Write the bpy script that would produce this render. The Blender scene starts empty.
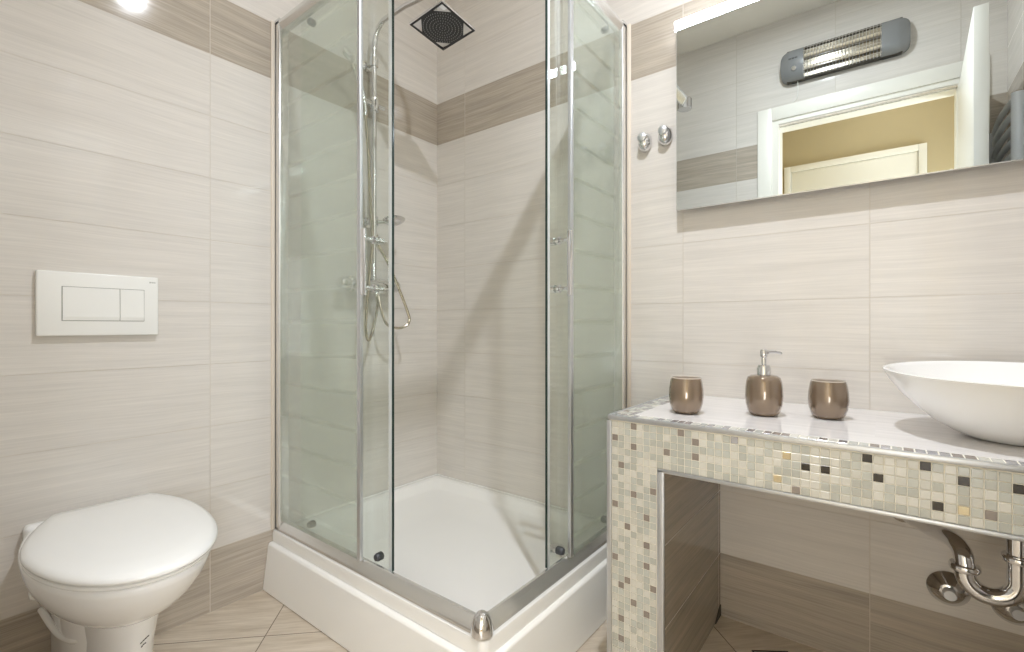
import bpy, bmesh, math, random
from mathutils import Vector, Matrix

S = bpy.context.scene
COL = S.collection
random.seed(7)
PI = math.pi

# ------------------------------------------------------------------ camera, world, lights, exposure
cam_d = bpy.data.cameras.new('camera')
cam = bpy.data.objects.new('camera', cam_d)
COL.objects.link(cam)
cam_d.sensor_width = 36.0
cam_d.lens = 478.0 / 1024.0 * 36.0
cam_d.clip_start = 0.01
YAW = 0.6599
cam.location = (1.713, -1.6137, 0.923)
cam.rotation_euler = (PI / 2, 0, YAW)
S.camera = cam

world = bpy.data.worlds.new('world')
S.world = world
world.use_nodes = True
world.node_tree.nodes['Background'].inputs[0].default_value = (1.0, 0.96, 0.9, 1)
world.node_tree.nodes['Background'].inputs[1].default_value = 0.0

S.view_settings.view_transform = 'Standard'
S.view_settings.look = 'None'
S.view_settings.gamma = 1.0
S.view_settings.use_curve_mapping = False
S.view_settings.exposure = 0.09
S.cycles.max_bounces = 14
S.cycles.diffuse_bounces = 8
S.cycles.glossy_bounces = 8
S.cycles.transparent_max_bounces = 24
S.cycles.caustics_reflective = False
S.cycles.caustics_refractive = False
S.cycles.use_denoising = True
S.cycles.sample_clamp_indirect = 4.0


def area_light(name, loc, size, power, color, rot=(0, 0, 0), sy=None, shape='DISK', spread=None):
    d = bpy.data.lights.new(name, 'AREA')
    d.shape = shape
    d.size = size
    if sy:
        d.size_y = sy
    d.energy = power
    d.color = color
    if spread:
        d.spread = spread
    o = bpy.data.objects.new(name, d)
    o.location = loc
    o.rotation_euler = rot
    COL.objects.link(o)
    return o


CEIL = 2.69
WX = 2.165       # right wall
LY = -1.60       # door wall
SPOTS = [(1.42, -0.85)]
area_light('ceiling_spot_light', (1.42, -0.85, CEIL - 0.035), 0.05, 15.0, (0.90, 0.94, 1.0))
area_light('ceiling_spot_beam', (1.42, -0.85, CEIL - 0.034), 0.05, 6.0, (0.90, 0.94, 1.0), spread=math.radians(120))
area_light('hall_ceiling_light', (1.75, -2.15, 2.55), 0.4, 2.6, (1.0, 0.97, 0.93))
area_light('hall_low_fill_light', (2.10, -2.58, 0.48), 0.6, 7.5, (0.88, 0.93, 1.0), rot=(PI / 2, 0, 0), sy=0.5, shape='RECTANGLE')  # added fill through the doorway, low for the counter side
area_light('hall_side_fill_light', (2.63, -2.10, 1.10), 0.6, 34.0, (0.88, 0.93, 1.0), rot=(PI / 2, 0, PI / 2), sy=0.9, shape='RECTANGLE')  # unseen fill added in the hall to lift toilet and shower

# ------------------------------------------------------------------ helpers


def srgb(r, g, b):
    def f(c):
        c /= 255.0
        return c / 12.92 if c <= 0.04045 else ((c + 0.055) / 1.055) ** 2.4
    return (f(r), f(g), f(b), 1.0)


class N:
    """tiny node builder"""

    def __init__(self, name):
        self.m = bpy.data.materials.new(name)
        self.m.use_nodes = True
        self.t = self.m.node_tree
        self.t.nodes.clear()
        self.out = self.t.nodes.new('ShaderNodeOutputMaterial')

    def add(self, kind, **kw):
        n = self.t.nodes.new(kind)
        for k, v in kw.items():
            setattr(n, k, v)
        return n

    def put(self, sock, v):
        if isinstance(v, bpy.types.NodeSocket):
            self.t.links.new(v, sock)
        else:
            sock.default_value = v

    def math(self, op, a, b=0.0, c=None):
        n = self.add('ShaderNodeMath', operation=op)
        self.put(n.inputs[0], a)
        self.put(n.inputs[1], b)
        if c is not None:
            self.put(n.inputs[2], c)
        return n.outputs[0]

    def mix(self, fac, a, b):
        n = self.add('ShaderNodeMix', data_type='RGBA')
        self.put(n.inputs[0], fac)
        self.put(n.inputs[6], a)
        self.put(n.inputs[7], b)
        return n.outputs[2]

    def comb(self, x, y, z):
        n = self.add('ShaderNodeCombineXYZ')
        self.put(n.inputs[0], x)
        self.put(n.inputs[1], y)
        self.put(n.inputs[2], z)
        return n.outputs[0]

    def noise(self, vec, scale=1.0, detail=3.0, rough=0.6):
        n = self.add('ShaderNodeTexNoise')
        self.put(n.inputs['Vector'], vec)
        n.inputs['Scale'].default_value = scale
        n.inputs['Detail'].default_value = detail
        n.inputs['Roughness'].default_value = rough
        return n.outputs[0]

    def pos(self):
        g = self.add('ShaderNodeNewGeometry')
        s = self.add('ShaderNodeSeparateXYZ')
        self.t.links.new(g.outputs['Position'], s.inputs[0])
        return s.outputs

    def bsdf(self, color, rough=0.4, metal=0.0, spec=0.5, **kw):
        p = self.add('ShaderNodeBsdfPrincipled')
        self.put(p.inputs['Base Color'], color)
        self.put(p.inputs['Roughness'], rough)
        self.put(p.inputs['Metallic'], metal)
        p.inputs['Specular IOR Level'].default_value = spec
        for k, v in kw.items():
            self.put(p.inputs[k], v)
        self.t.links.new(p.outputs[0], self.out.inputs[0])
        return p


def plain(name, rgb, rough=0.4, metal=0.0, spec=0.5, var=0.03, scale=25.0, **kw):
    """plain material with a faint procedural variation of its tone"""
    n = N(name)
    tc = n.add('ShaderNodeTexCoord')
    f = n.noise(tc.outputs['Object'], scale, 2.0)
    c = srgb(*rgb)
    lo = tuple(max(0, v * (1 - var)) for v in c[:3]) + (1,)
    hi = tuple(min(1, v * (1 + var)) for v in c[:3]) + (1,)
    n.bsdf(n.mix(f, lo, hi), rough, metal, spec, **kw)
    return n.m


def tile_mat(name, axis, h0, light, dark, dark_rows=True, all_dark=False, rough=0.055, flat=False):
    """glossy streaked wall tile, 50 x 20 cm; axis 'x' or 'y' is the horizontal direction"""
    n = N(name)
    P = n.pos()
    hsock = P[0] if axis == 'x' else P[1]
    h = n.math('DIVIDE', n.math('SUBTRACT', hsock, h0), 0.5)
    v = n.math('DIVIDE', (P[1] if flat else P[2]), 0.2)
    hi = n.math('FLOOR', h)
    vi = n.math('FLOOR', v)
    hf = n.math('SUBTRACT', h, hi)
    vf = n.math('SUBTRACT', v, vi)
    r = n.add('ShaderNodeTexWhiteNoise', noise_dimensions='2D')
    n.put(r.inputs['Vector'], n.comb(hi, vi, 0.0))
    rnd = r.outputs['Value']
    off = n.math('MULTIPLY', rnd, 37.0)
    # slight waviness of the streaks
    wav = n.noise(n.comb(n.math('MULTIPLY', h, 1.4), n.math('MULTIPLY', v, 1.0), off), 1.0, 1.0)
    vv = n.math('ADD', v, n.math('MULTIPLY', wav, 0.10))
    s1 = n.noise(n.comb(n.math('MULTIPLY', h, 0.9), n.math('MULTIPLY', vv, 9.0), off), 1.0, 5.0, 0.75)
    s2 = n.noise(n.comb(n.math('MULTIPLY', h, 2.5), n.math('MULTIPLY', vv, 45.0), off), 1.0, 2.0, 0.6)
    s = n.math('ADD', n.math('MULTIPLY', s1, 0.62), n.math('MULTIPLY', s2, 0.38))
    mr = n.add('ShaderNodeMapRange')
    n.put(mr.inputs[0], s)
    mr.inputs[1].default_value = 0.34
    mr.inputs[2].default_value = 0.66
    st = mr.outputs[0]

    def pair(c, lo, hi_):
        return n.mix(st, srgb(*[x * lo for x in c]), srgb(*[min(255, x * hi_) for x in c]))
    cl = pair(light, 0.955, 1.03)
    cd = pair(dark, 0.88, 1.09)
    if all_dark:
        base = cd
    elif dark_rows:
        d0 = n.math('LESS_THAN', P[2], 0.2)
        d9 = n.math('MULTIPLY', n.math('GREATER_THAN', P[2], 1.8), n.math('LESS_THAN', P[2], 2.0))
        base = n.mix(n.math('MAXIMUM', d0, d9), cl, cd)
    else:
        base = cl
    # grout lines
    gh = n.math('LESS_THAN', n.math('MULTIPLY', n.math('MINIMUM', hf, n.math('SUBTRACT', 1.0, hf)), 0.5), 0.0012)
    gv = n.math('LESS_THAN', n.math('MULTIPLY', n.math('MINIMUM', vf, n.math('SUBTRACT', 1.0, vf)), 0.2), 0.0010)
    g = n.math('MULTIPLY', n.math('MAXIMUM', gh, gv), 0.0 if flat else 1.0)
    col = n.mix(n.math('MULTIPLY', g, 0.75), base, srgb(208, 200, 189))
    ro = n.math('ADD', n.math('MULTIPLY', g, 0.5), n.math('ADD', rough, n.math('MULTIPLY', st, 0.05)))
    b = n.add('ShaderNodeBump')
    b.inputs['Strength'].default_value = 0.8
    b.inputs['Distance'].default_value = 0.0012
    n.put(b.inputs['Height'], n.math('SUBTRACT', 1.0, g))
    n.bsdf(col, ro, 0.0, 0.5, Normal=b.outputs[0])
    return n.m


def floor_mat():
    n = N('wood_look_floor_tile')
    P = n.pos()
    a = n.math('DIVIDE', n.math('ADD', n.math('ADD', P[0], P[1]), 0.68), 0.6364)
    b = n.math('DIVIDE', n.math('SUBTRACT', n.math('SUBTRACT', P[0], P[1]), 1.2), 0.6364)
    ai, bi = n.math('FLOOR', a), n.math('FLOOR', b)
    af, bf = n.math('SUBTRACT', a, ai), n.math('SUBTRACT', b, bi)
    r = n.add('ShaderNodeTexWhiteNoise', noise_dimensions='2D')
    n.put(r.inputs['Vector'], n.comb(ai, bi, 0.0))
    off = n.math('MULTIPLY', r.outputs['Value'], 31.0)
    s1 = n.noise(n.comb(n.math('MULTIPLY', a, 1.6), n.math('MULTIPLY', b, 13.0), off), 1.0, 5.0, 0.7)
    s2 = n.noise(n.comb(n.math('MULTIPLY', a, 4.0), n.math('MULTIPLY', b, 70.0), off), 1.0, 2.0, 0.6)
    mr = n.add('ShaderNodeMapRange')
    n.put(mr.inputs[0], n.math('ADD', n.math('MULTIPLY', s1, 0.7), n.math('MULTIPLY', s2, 0.3)))
    mr.inputs[1].default_value = 0.33
    mr.inputs[2].default_value = 0.67
    base = n.mix(mr.outputs[0], srgb(182, 167, 148), srgb(220, 209, 193))
    ga = n.math('LESS_THAN', n.math('MINIMUM', af, n.math('SUBTRACT', 1.0, af)), 0.0035)
    gb = n.math('LESS_THAN', n.math('MINIMUM', bf, n.math('SUBTRACT', 1.0, bf)), 0.0035)
    g = n.math('MAXIMUM', ga, gb)
    col = n.mix(n.math('MULTIPLY', g, 0.9), base, srgb(104, 88, 70))
    bp = n.add('ShaderNodeBump')
    bp.inputs['Strength'].default_value = 0.3
    bp.inputs['Distance'].default_value = 0.0008
    n.put(bp.inputs['Height'], n.math('SUBTRACT', 1.0, g))
    n.bsdf(col, 0.3, 0.0, 0.4, Normal=bp.outputs[0])
    return n.m


def glass_mat(name, tint, f0=0.05):
    """thin clear pane: what passes is tinted, what reflects follows the viewing angle (Schlick)"""
    n = N(name)
    g = n.add('ShaderNodeNewGeometry')
    d = n.add('ShaderNodeVectorMath', operation='DOT_PRODUCT')
    n.t.links.new(g.outputs['Normal'], d.inputs[0])
    n.t.links.new(g.outputs['Incoming'], d.inputs[1])
    c = n.math('ABSOLUTE', d.outputs['Value'])
    k = n.math('POWER', n.math('SUBTRACT', 1.0, c), 5.0)
    fr = n.math('ADD', f0, n.math('MULTIPLY', k, 1.0 - f0))
    tr = n.add('ShaderNodeBsdfTransparent')
    tr.inputs[0].default_value = tint
    gl = n.add('ShaderNodeBsdfGlossy')
    gl.inputs['Roughness'].default_value = 0.0
    gl.inputs['Color'].default_value = (0.95, 1.0, 0.97, 1)
    mx = n.add('ShaderNodeMixShader')
    n.put(mx.inputs[0], fr)
    n.t.links.new(tr.outputs[0], mx.inputs[1])
    n.t.links.new(gl.outputs[0], mx.inputs[2])
    n.t.links.new(mx.outputs[0], n.out.inputs[0])
    return n.m


def striped_glass_mat(name, tint, milk, z0, pitch, frac):
    """lightly frosted pane with thin clear stripes every `pitch` metres"""
    m = glass_mat(name, tint, 0.05)
    t = m.node_tree
    n = N.__new__(N)
    n.m, n.t = m, t
    mixn = [x for x in t.nodes if x.type == 'MIX_SHADER'][0]
    tr = [x for x in t.nodes if x.type == 'BSDF_TRANSPARENT'][0]
    P = n.pos()
    q = n.math('DIVIDE', n.math('SUBTRACT', P[2], z0), pitch)
    f = n.math('ABSOLUTE', n.math('SUBTRACT', q, n.math('ROUND', q)))
    mr = n.add('ShaderNodeMapRange')
    n.put(mr.inputs[0], f)
    mr.inputs[1].default_value = frac * 0.7
    mr.inputs[2].default_value = frac
    mr.inputs[3].default_value = milk * 0.4
    mr.inputs[4].default_value = milk
    df = n.add('ShaderNodeBsdfDiffuse')
    df.inputs[0].default_value = (0.84, 0.89, 0.84, 1)
    tl = n.add('ShaderNodeBsdfTranslucent')
    tl.inputs[0].default_value = (0.84, 0.89, 0.84, 1)
    h = n.add('ShaderNodeMixShader')
    h.inputs[0].default_value = 0.5
    t.links.new(df.outputs[0], h.inputs[1])
    t.links.new(tl.outputs[0], h.inputs[2])
    k = n.add('ShaderNodeMixShader')
    n.put(k.inputs[0], mr.outputs[0])
    t.links.new(tr.outputs[0], k.inputs[1])
    t.links.new(h.outputs[0], k.inputs[2])
    t.links.new(k.outputs[0], mixn.inputs[1])
    return m


def emit_mat(name, rgb, strength):
    n = N(name)
    e = n.add('ShaderNodeEmission')
    e.inputs[0].default_value = (*rgb, 1)
    e.inputs[1].default_value = strength
    n.t.links.new(e.outputs[0], n.out.inputs[0])
    return n.m


LIGHT_TILE = (221, 216, 210)
DARK_TILE = (180, 170, 157)
M = {
    'tile_left': tile_mat('cream_tile_left_wall', 'y', -0.993, LIGHT_TILE, DARK_TILE),
    'tile_back': tile_mat('cream_tile_back_wall', 'x', 0.185, LIGHT_TILE, DARK_TILE),
    'tile_front': tile_mat('cream_tile_door_wall', 'x', 1.009, LIGHT_TILE, DARK_TILE),
    'tile_right': tile_mat('cream_tile_right_wall', 'y', -0.30, LIGHT_TILE, DARK_TILE),
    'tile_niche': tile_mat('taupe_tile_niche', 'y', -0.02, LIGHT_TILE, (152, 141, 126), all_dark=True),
    'tile_top': tile_mat('pale_counter_tile', 'x', 1.20, (232, 229, 228), DARK_TILE, dark_rows=False, flat=True, rough=0.10),
    'floor': floor_mat(),
    'ceiling': plain('white_ceiling_paint', (238, 234, 226), 0.8, var=0.01),
    'hall_paint': plain('ochre_hall_paint', (186, 172, 138), 0.8, var=0.02, scale=3),
    'white_lacquer': plain('white_door_lacquer', (238, 236, 228), 0.3, var=0.01),
    'ceramic': plain('white_ceramic', (245, 245, 244), 0.07, var=0.006, scale=6),
    'seat_plastic': plain('white_seat_plastic', (243, 243, 241), 0.2, var=0.006, scale=6),
    'acrylic': plain('white_acrylic', (244, 243, 240), 0.16, var=0.008, scale=6),
    'white_plastic': plain('white_plastic', (243, 243, 240), 0.22, var=0.006, scale=10),
    'grey_print': plain('grey_print', (150, 150, 146), 0.5),
    'black_print': plain('black_print', (34, 33, 32), 0.5),
    'chrome': plain('chrome', (226, 226, 228), 0.06, 1.0, var=0.02),
    'alu': plain('polished_aluminium', (228, 228, 227), 0.24, 0.8, var=0.03, scale=12),
    'alu_matt': plain('brushed_aluminium', (202, 204, 207), 0.36, 0.8, var=0.04, scale=60),
    'silicone': plain('cream_silicone', (228, 217, 202), 0.5),
    'rubber': plain('dark_seal', (42, 44, 44), 0.5),
    'roller': plain('dark_grey_roller', (70, 72, 78), 0.4),
    'glass': glass_mat('greenish_shower_glass', (0.952, 0.972, 0.956, 1), 0.05),
    'glass_frost': striped_glass_mat('striped_frosted_glass', (0.952, 0.972, 0.956, 1), 0.24, 0.937, 0.1077, 0.075),
    'clear_seal': plain('milky_plastic_seal', (214, 220, 222), 0.25),
    'glass_edge': plain('dark_glass_edge', (44, 60, 56), 0.15),
    'hose': plain('metal_hose', (196, 188, 172), 0.22, 1.0, var=0.2, scale=300),
    'nozzle': plain('dark_grey_nozzle_plate', (52, 53, 56), 0.45),
    'nozzle_tip': plain('pale_rubber_nozzle', (150, 150, 150), 0.5),
    'mirror': plain('silvered_mirror', (216, 222, 221), 0.0, 1.0, var=0.0),
    'led': emit_mat('led_diffuser', (0.84, 0.91, 1.0), 24.0),
    'lamp_face': emit_mat('warm_lamp_face', (1.0, 0.88, 0.70), 14.0),
    'tumbler': plain('bronze_glazed_ceramic', (138, 120, 102), 0.14, 0.45, var=0.1, scale=14, **{'Coat Weight': 0.8, 'Coat Roughness': 0.05}),
    'tumbler_in': plain('pale_glazed_inside', (204, 194, 184), 0.3),
    'grout': plain('cream_grout', (230, 226, 214), 0.7, var=0.04, scale=90),
    'mos_cream': plain('mosaic_cream', (213, 211, 203), 0.25, var=0.04, scale=70),
    'mos_beige': plain('mosaic_beige', (204, 202, 193), 0.25, var=0.04, scale=70),
    'mos_glass': plain('mosaic_grey_green_glass', (185, 186, 179), 0.12, var=0.05, scale=70),
    'mos_sage': plain('mosaic_pale_sage_glass', (193, 195, 189), 0.12, var=0.05, scale=70),
    'mos_taupe': plain('mosaic_taupe', (146, 136, 128), 0.25, var=0.08, scale=90),
    'mos_black': plain('mosaic_black_metal', (62, 58, 54), 0.22, 0.5, var=0.4, scale=200),
    'mos_gold': plain('mosaic_gold', (198, 184, 152), 0.25, 0.4, var=0.15, scale=200),
    'mos_silver': plain('mosaic_silver', (196, 196, 202), 0.2, 0.7, var=0.15, scale=200),
    'heater_grey': plain('heater_grey_lacquer', (142, 144, 146), 0.25, 0.25, var=0.03),
    'heater_frame': plain('heater_dark_rim', (70, 66, 58), 0.35, 0.6),
    'reflector': plain('heater_reflector', (206, 200, 186), 0.15, 1.0),
    'quartz': plain('milky_quartz', (236, 222, 196), 0.2),
    'radiator': plain('white_radiator_enamel', (232, 236, 242), 0.25, var=0.01),
    'grime': plain('dark_mortar_gap', (64, 58, 46), 0.9, var=0.3),
    'drain_steel': plain('drain_steel', (170, 164, 152), 0.35, 0.8),
}


def tag(o, label=None, cat=None, group=None, kind=None):
    if label:
        o['label'] = label
    if cat:
        o['category'] = cat
    if group:
        o['group'] = group
    if kind:
        o['kind'] = kind
    return o


def thing(name, label, cat, loc, group=None):
    o = bpy.data.objects.new(name, None)
    o.empty_display_size = 0.05
    o.location = loc
    COL.objects.link(o)
    return tag(o, label, cat, group)


def root_loc(o):
    v = Vector((0, 0, 0))
    while o is not None:
        v += o.location
        o = o.parent
    return v


class MB:
    def __init__(self):
        self.bm = bmesh.new()
        self.mi = 0

    def _f(self, vs):
        try:
            f = self.bm.faces.new(vs)
            f.material_index = self.mi
            return f
        except ValueError:
            return None

    def box(self, a, b, bevel=0.0, seg=2):
        x0, y0, z0 = (min(a[i], b[i]) for i in range(3))
        x1, y1, z1 = (max(a[i], b[i]) for i in range(3))
        v = [self.bm.verts.new(p) for p in ((x0, y0, z0), (x1, y0, z0), (x1, y1, z0), (x0, y1, z0),
                                            (x0, y0, z1), (x1, y0, z1), (x1, y1, z1), (x0, y1, z1))]
        fs = [self._f([v[i] for i in q]) for q in ((3, 2, 1, 0), (4, 5, 6, 7), (0, 1, 5, 4), (1, 2, 6, 5), (2, 3, 7, 6), (3, 0, 4, 7))]
        if bevel > 0:
            es = {e for f in fs for e in f.edges}
            r = bmesh.ops.bevel(self.bm, geom=list(es), offset=bevel, segments=seg, profile=0.5, affect='EDGES', clamp_overlap=True)
            for f in r['faces']:
                f.material_index = self.mi
        return self

    def rings(self, rings, closed=True, caps=(True, True), flip=False, cyc=False):
        """skin a list of vertex rings (lists of points)"""
        vr = [[self.bm.verts.new(p) for p in r] for r in rings]
        n = len(vr[0])
        m = len(vr)
        for i in range(m if cyc else m - 1):
            a, b = vr[i], vr[(i + 1) % m]
            for j in range(n if closed else n - 1):
                k = (j + 1) % n
                q = [a[j], a[k], b[k], b[j]]
                self._f(q[::-1] if flip else q)
        if closed and not cyc:
            if caps[0]:
                self._f(vr[0] if flip else vr[0][::-1])
            if caps[1]:
                self._f(vr[-1][::-1] if flip else vr[-1])
        return self

    def lathe(self, prof, c, axis='z', n=32):
        """prof = [(r, h)]; axis is 'x','y','z' or '-y' (h runs along it)"""
        rings = []
        for r, h in prof:
            ring = []
            for k in range(n):
                a = 2 * PI * k / n
                u, w = max(r, 1e-5) * math.cos(a), max(r, 1e-5) * math.sin(a)
                if axis == 'z':
                    p = (c[0] + u, c[1] + w, c[2] + h)
                elif axis == '-y':
                    p = (c[0] + u, c[1] - h, c[2] + w)
                elif axis == 'y':
                    p = (c[0] + w, c[1] + h, c[2] + u)
                else:
                    p = (c[0] + h, c[1] + u, c[2] + w)
                ring.append(p)
            rings.append(ring)
        return self.rings(rings)

    def tube(self, pts, r, n=12, caps=True, closed=False):
        pts = [Vector(p) for p in pts]
        m = len(pts)
        rad = r if isinstance(r, (list, tuple)) else [r] * m
        tang = []
        for i in range(m):
            if closed:
                t = pts[(i + 1) % m] - pts[i - 1]
            else:
                t = pts[min(i + 1, m - 1)] - pts[max(i - 1, 0)]
            tang.append(t.normalized())
        up = Vector((0, 0, 1)) if abs(tang[0].z) < 0.9 else Vector((1, 0, 0))
        nv = (up - tang[0] * up.dot(tang[0])).normalized()
        rings = []
        for i in range(m):
            nv = (nv - tang[i] * nv.dot(tang[i])).normalized()
            bv = tang[i].cross(nv)
            rings.append([pts[i] + (nv * math.cos(2 * PI * k / n) + bv * math.sin(2 * PI * k / n)) * rad[i] for k in range(n)])
        return self.rings(rings, caps=(caps, caps), cyc=closed)

    def prism(self, outline, axis, a, b):
        """outline: 2-D points; extruded along axis from a to b. axis 'x': (y,z), 'y': (x,z), 'z': (x,y)"""
        def P(q, h):
            return {'x': (h, q[0], q[1]), 'y': (q[0], h, q[1]), 'z': (q[0], q[1], h)}[axis]
        return self.rings([[P(q, a) for q in outline], [P(q, b) for q in outline]])

    def build(self, name, mat, parent=None, smooth=True, angle=35, label=None):
        bm = self.bm
        bmesh.ops.recalc_face_normals(bm, faces=bm.faces[:])
        me = bpy.data.meshes.new(name)
        if parent is not None:
            bm.transform(Matrix.Translation(-root_loc(parent)))
        bm.to_mesh(me)
        bm.free()
        for m in (mat if isinstance(mat, (list, tuple)) else [mat]):
            me.materials.append(m)
        if smooth:
            for p in me.polygons:
                p.use_smooth = True
            try:
                me.set_sharp_from_angle(angle=math.radians(angle))
            except Exception:
                pass
        o = bpy.data.objects.new(name, me)
        COL.objects.link(o)
        if parent is not None:
            o.parent = parent
        if label:
            o['label'] = label
        return o


def smooth_path(pts, n=10):
    """Catmull-Rom through pts"""
    P = [Vector(p) for p in pts]
    P = [P[0] * 2 - P[1]] + P + [P[-1] * 2 - P[-2]]
    out = []
    for i in range(1, len(P) - 2):
        for k in range(n):
            t = k / n
            a, b, c, d = P[i - 1], P[i], P[i + 1], P[i + 2]
            out.append(0.5 * ((2 * b) + (c - a) * t + (2 * a - 5 * b + 4 * c - d) * t * t + (3 * b - a - 3 * c + d) * t ** 3))
    out.append(P[-2])
    return out


def copy_thing(o, loc, label=None):
    c = o.copy()
    COL.objects.link(c)
    c.location = loc
    if label:
        c['label'] = label
    for ch in [x for x in bpy.data.objects if x.parent == o]:
        k = ch.copy()
        COL.objects.link(k)
        k.parent = c
        for g in [x for x in bpy.data.objects if x.parent == ch]:
            q = g.copy()
            COL.objects.link(q)
            q.parent = k
    return c


def struct(name, mb, mat, smooth=False):
    return tag(mb.build(name, mat, None, smooth), kind='structure')


# ------------------------------------------------------------------ room shell
T = 0.12
struct('floor', MB().box((-T, LY - T, -0.08), (WX + T, T, 0.0)), M['floor'])
struct('ceiling', MB().box((-T, LY - T, CEIL), (WX + T, T, CEIL + 0.08)), M['ceiling'])
struct('wall_left', MB().box((-T, LY - T, 0), (0, T, CEIL)), M['tile_left'])
struct('wall_back', MB().box((0, 0, 0), (WX, T, CEIL)), M['tile_back'])
struct('wall_right', MB().box((WX, LY - T, 0), (WX + T, T, CEIL)), M['tile_right'])
DX0, DX1, DZ = 1.232, 2.002, 2.085
w = MB().box((0, LY - T, 0), (DX0, LY, CEIL)).box((DX1, LY - T, 0), (WX, LY, CEIL)).box((DX0, LY - T, DZ), (DX1, LY, CEIL))
struct('wall_front', w, M['tile_front'])

# hall behind the doorway (seen in the mirror)
HY = -2.60
struct('floor_hall', MB().box((0.98, HY - T, -0.08), (2.75, LY - T, 0)), M['floor'])
struct('ceiling_hall', MB().box((0.98, HY - T, 2.62), (2.75, LY - T, 2.70)), M['ceiling'])
struct('wall_hall_far', MB().box((0.98, HY - T, 0), (2.75, HY, 2.62)), M['hall_paint'])
struct('wall_hall_left', MB().box((0.98, HY, 0), (1.08, LY - T, 2.62)), M['hall_paint'])
struct('wall_hall_right', MB().box((2.65, HY, 0), (2.75, LY - T, 2.62)), M['hall_paint'])
struct('wall_hall_near', MB().box((1.08, LY - T - 0.012, 0), (DX0 - 0.06, LY - T, 2.62)).box((DX1 + 0.06, LY - T - 0.012, 0), (2.65, LY - T, 2.62))
       .box((DX0 - 0.06, LY - T - 0.012, DZ + 0.06), (DX1 + 0.06, LY - T, 2.62)), M['hall_paint'])

# door casing (architrave and jamb lining)
CW = 0.075
c = MB()
c.box((DX0 - CW - 0.03, LY, 0), (DX0 - 0.03, LY + 0.012, DZ + 0.03 + CW), 0.003)
c.box((DX1 + 0.03, LY, 0), (DX1 + CW + 0.03, LY + 0.012, DZ + 0.03 + CW), 0.003)
c.box((DX0 - 0.03, LY, DZ + 0.03), (DX1 + 0.03, LY + 0.012, DZ + 0.03 + CW), 0.003)
c.box((DX0 - 0.03, LY - 0.03, 0), (DX0 + 0.004, LY + 0.004, DZ + 0.005))
c.box((DX1 - 0.004, LY - 0.03, 0), (DX1 + 0.03, LY + 0.004, DZ + 0.005))
c.box((DX0 - 0.03, LY - 0.03, DZ + 0.005), (DX1 + 0.03, LY + 0.004, DZ + 0.03))
c.box((DX0 - 0.006, LY - T, 0), (DX0 + 0.006, LY - 0.03, DZ))
c.box((DX1 - 0.006, LY - T, 0), (DX1 + 0.006, LY - 0.03, DZ))
c.box((DX0, LY - T, DZ - 0.006), (DX1, LY - 0.03, DZ + 0.006))
struct('trim_1', c, M['white_lacquer'], True)

# bathroom door leaf, standing open into the room
d = thing('door_1', None, None, (2.0, LY + 0.01, 0))
tag(d, kind='structure')
lf = MB()
leaf_ang = math.atan2(-0.03, 0.78)
lf.box((-0.002, 0.004, 0.01), (0.038, 0.762, 2.065), 0.002)
lf.bm.transform(Matrix.Translation((2.0, LY + 0.01, 0)) @ Matrix.Rotation(-leaf_ang, 4, 'Z'))
leaf = lf.build('leaf', M['white_lacquer'], d)
hd = MB()
for sx in (-0.002, 0.038):
    sg = -1 if sx < 0 else 1
    hd.lathe([(0.0, 0), (0.024, 0), (0.024, 0.008), (0.0, 0.008)], (sx if sg > 0 else sx - 0.008, 0.70, 1.03), 'x', 20)
    hd.tube(smooth_path([(sx, 0.70, 1.03), (sx + sg * 0.035, 0.70, 1.03), (sx + sg * 0.045, 0.69, 1.03), (sx + sg * 0.045, 0.59, 1.03)], 5), 0.008, 10)
hd.bm.transform(Matrix.Translation((2.0, LY + 0.01, 0)) @ Matrix.Rotation(-leaf_ang, 4, 'Z'))
hd.build('door_handle', M['alu_matt'], leaf)

# white door in the far hall wall with its casing
d2 = thing('door_2', None, None, (1.53, HY, 0))
tag(d2, kind='structure')
MB().box((1.17, HY, 0.005), (1.895, HY + 0.02, 2.07), 0.003).build('leaf', M['white_lacquer'], d2)
f2 = MB()
f2.box((1.125, HY, 0), (1.168, HY + 0.03, 2.115), 0.003).box((1.897, HY, 0), (1.94, HY + 0.03, 2.115), 0.003).box((1.168, HY, 2.072), (1.897, HY + 0.03, 2.115), 0.003)
f2.build('door_frame', M['white_lacquer'], d2)
d3 = MB().box((1.08, -2.46, 0), (1.105, -2.40, 2.08), 0.003).box((1.08, -1.86, 0), (1.105, -1.80, 2.08), 0.003).box((1.08, -2.40, 2.02), (1.105, -1.86, 2.08), 0.003)
struct('trim_2', d3, M['white_lacquer'])

# ------------------------------------------------------------------ ceiling downlight
dl = thing('ceiling_downlight', 'round white recessed downlight glowing warm in the bathroom ceiling', 'ceiling light', (1.42, -0.85, CEIL))
MB().lathe([(0.035, -0.002), (0.046, -0.002), (0.050, -0.006), (0.050, 0.0)][::-1] + [(0.035, 0.0)], (1.42, -0.85, CEIL), 'z', 32).build('trim_ring', M['white_plastic'], dl)
MB().lathe([(0.0, -0.003), (0.034, -0.003), (0.034, 0.0), (0.0, 0.0)], (1.42, -0.85, CEIL), 'z', 32).build('lamp_face', M['lamp_face'], dl)

# backing panels for the two added fill lights in the hall, behind the camera
for nm, lb, a_, b_ in (('hall_fill_panel', 'flat white panel for an added fill light low on the far wall of the hall', (1.80, HY, 0.22), (2.40, -2.586, 0.74)),
                       ('hall_fill_panel', 'flat white panel for an added fill light on the right wall of the hall', (2.636, -2.41, 0.64), (2.6485, -1.79, 1.56))):
    tag(MB().box(a_, b_, 0.003).build(nm, M['white_plastic'], None), lb, 'lamp')

# ------------------------------------------------------------------ shower tray
TX, TY, TZ = 1.0, 0.80, 0.20


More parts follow.
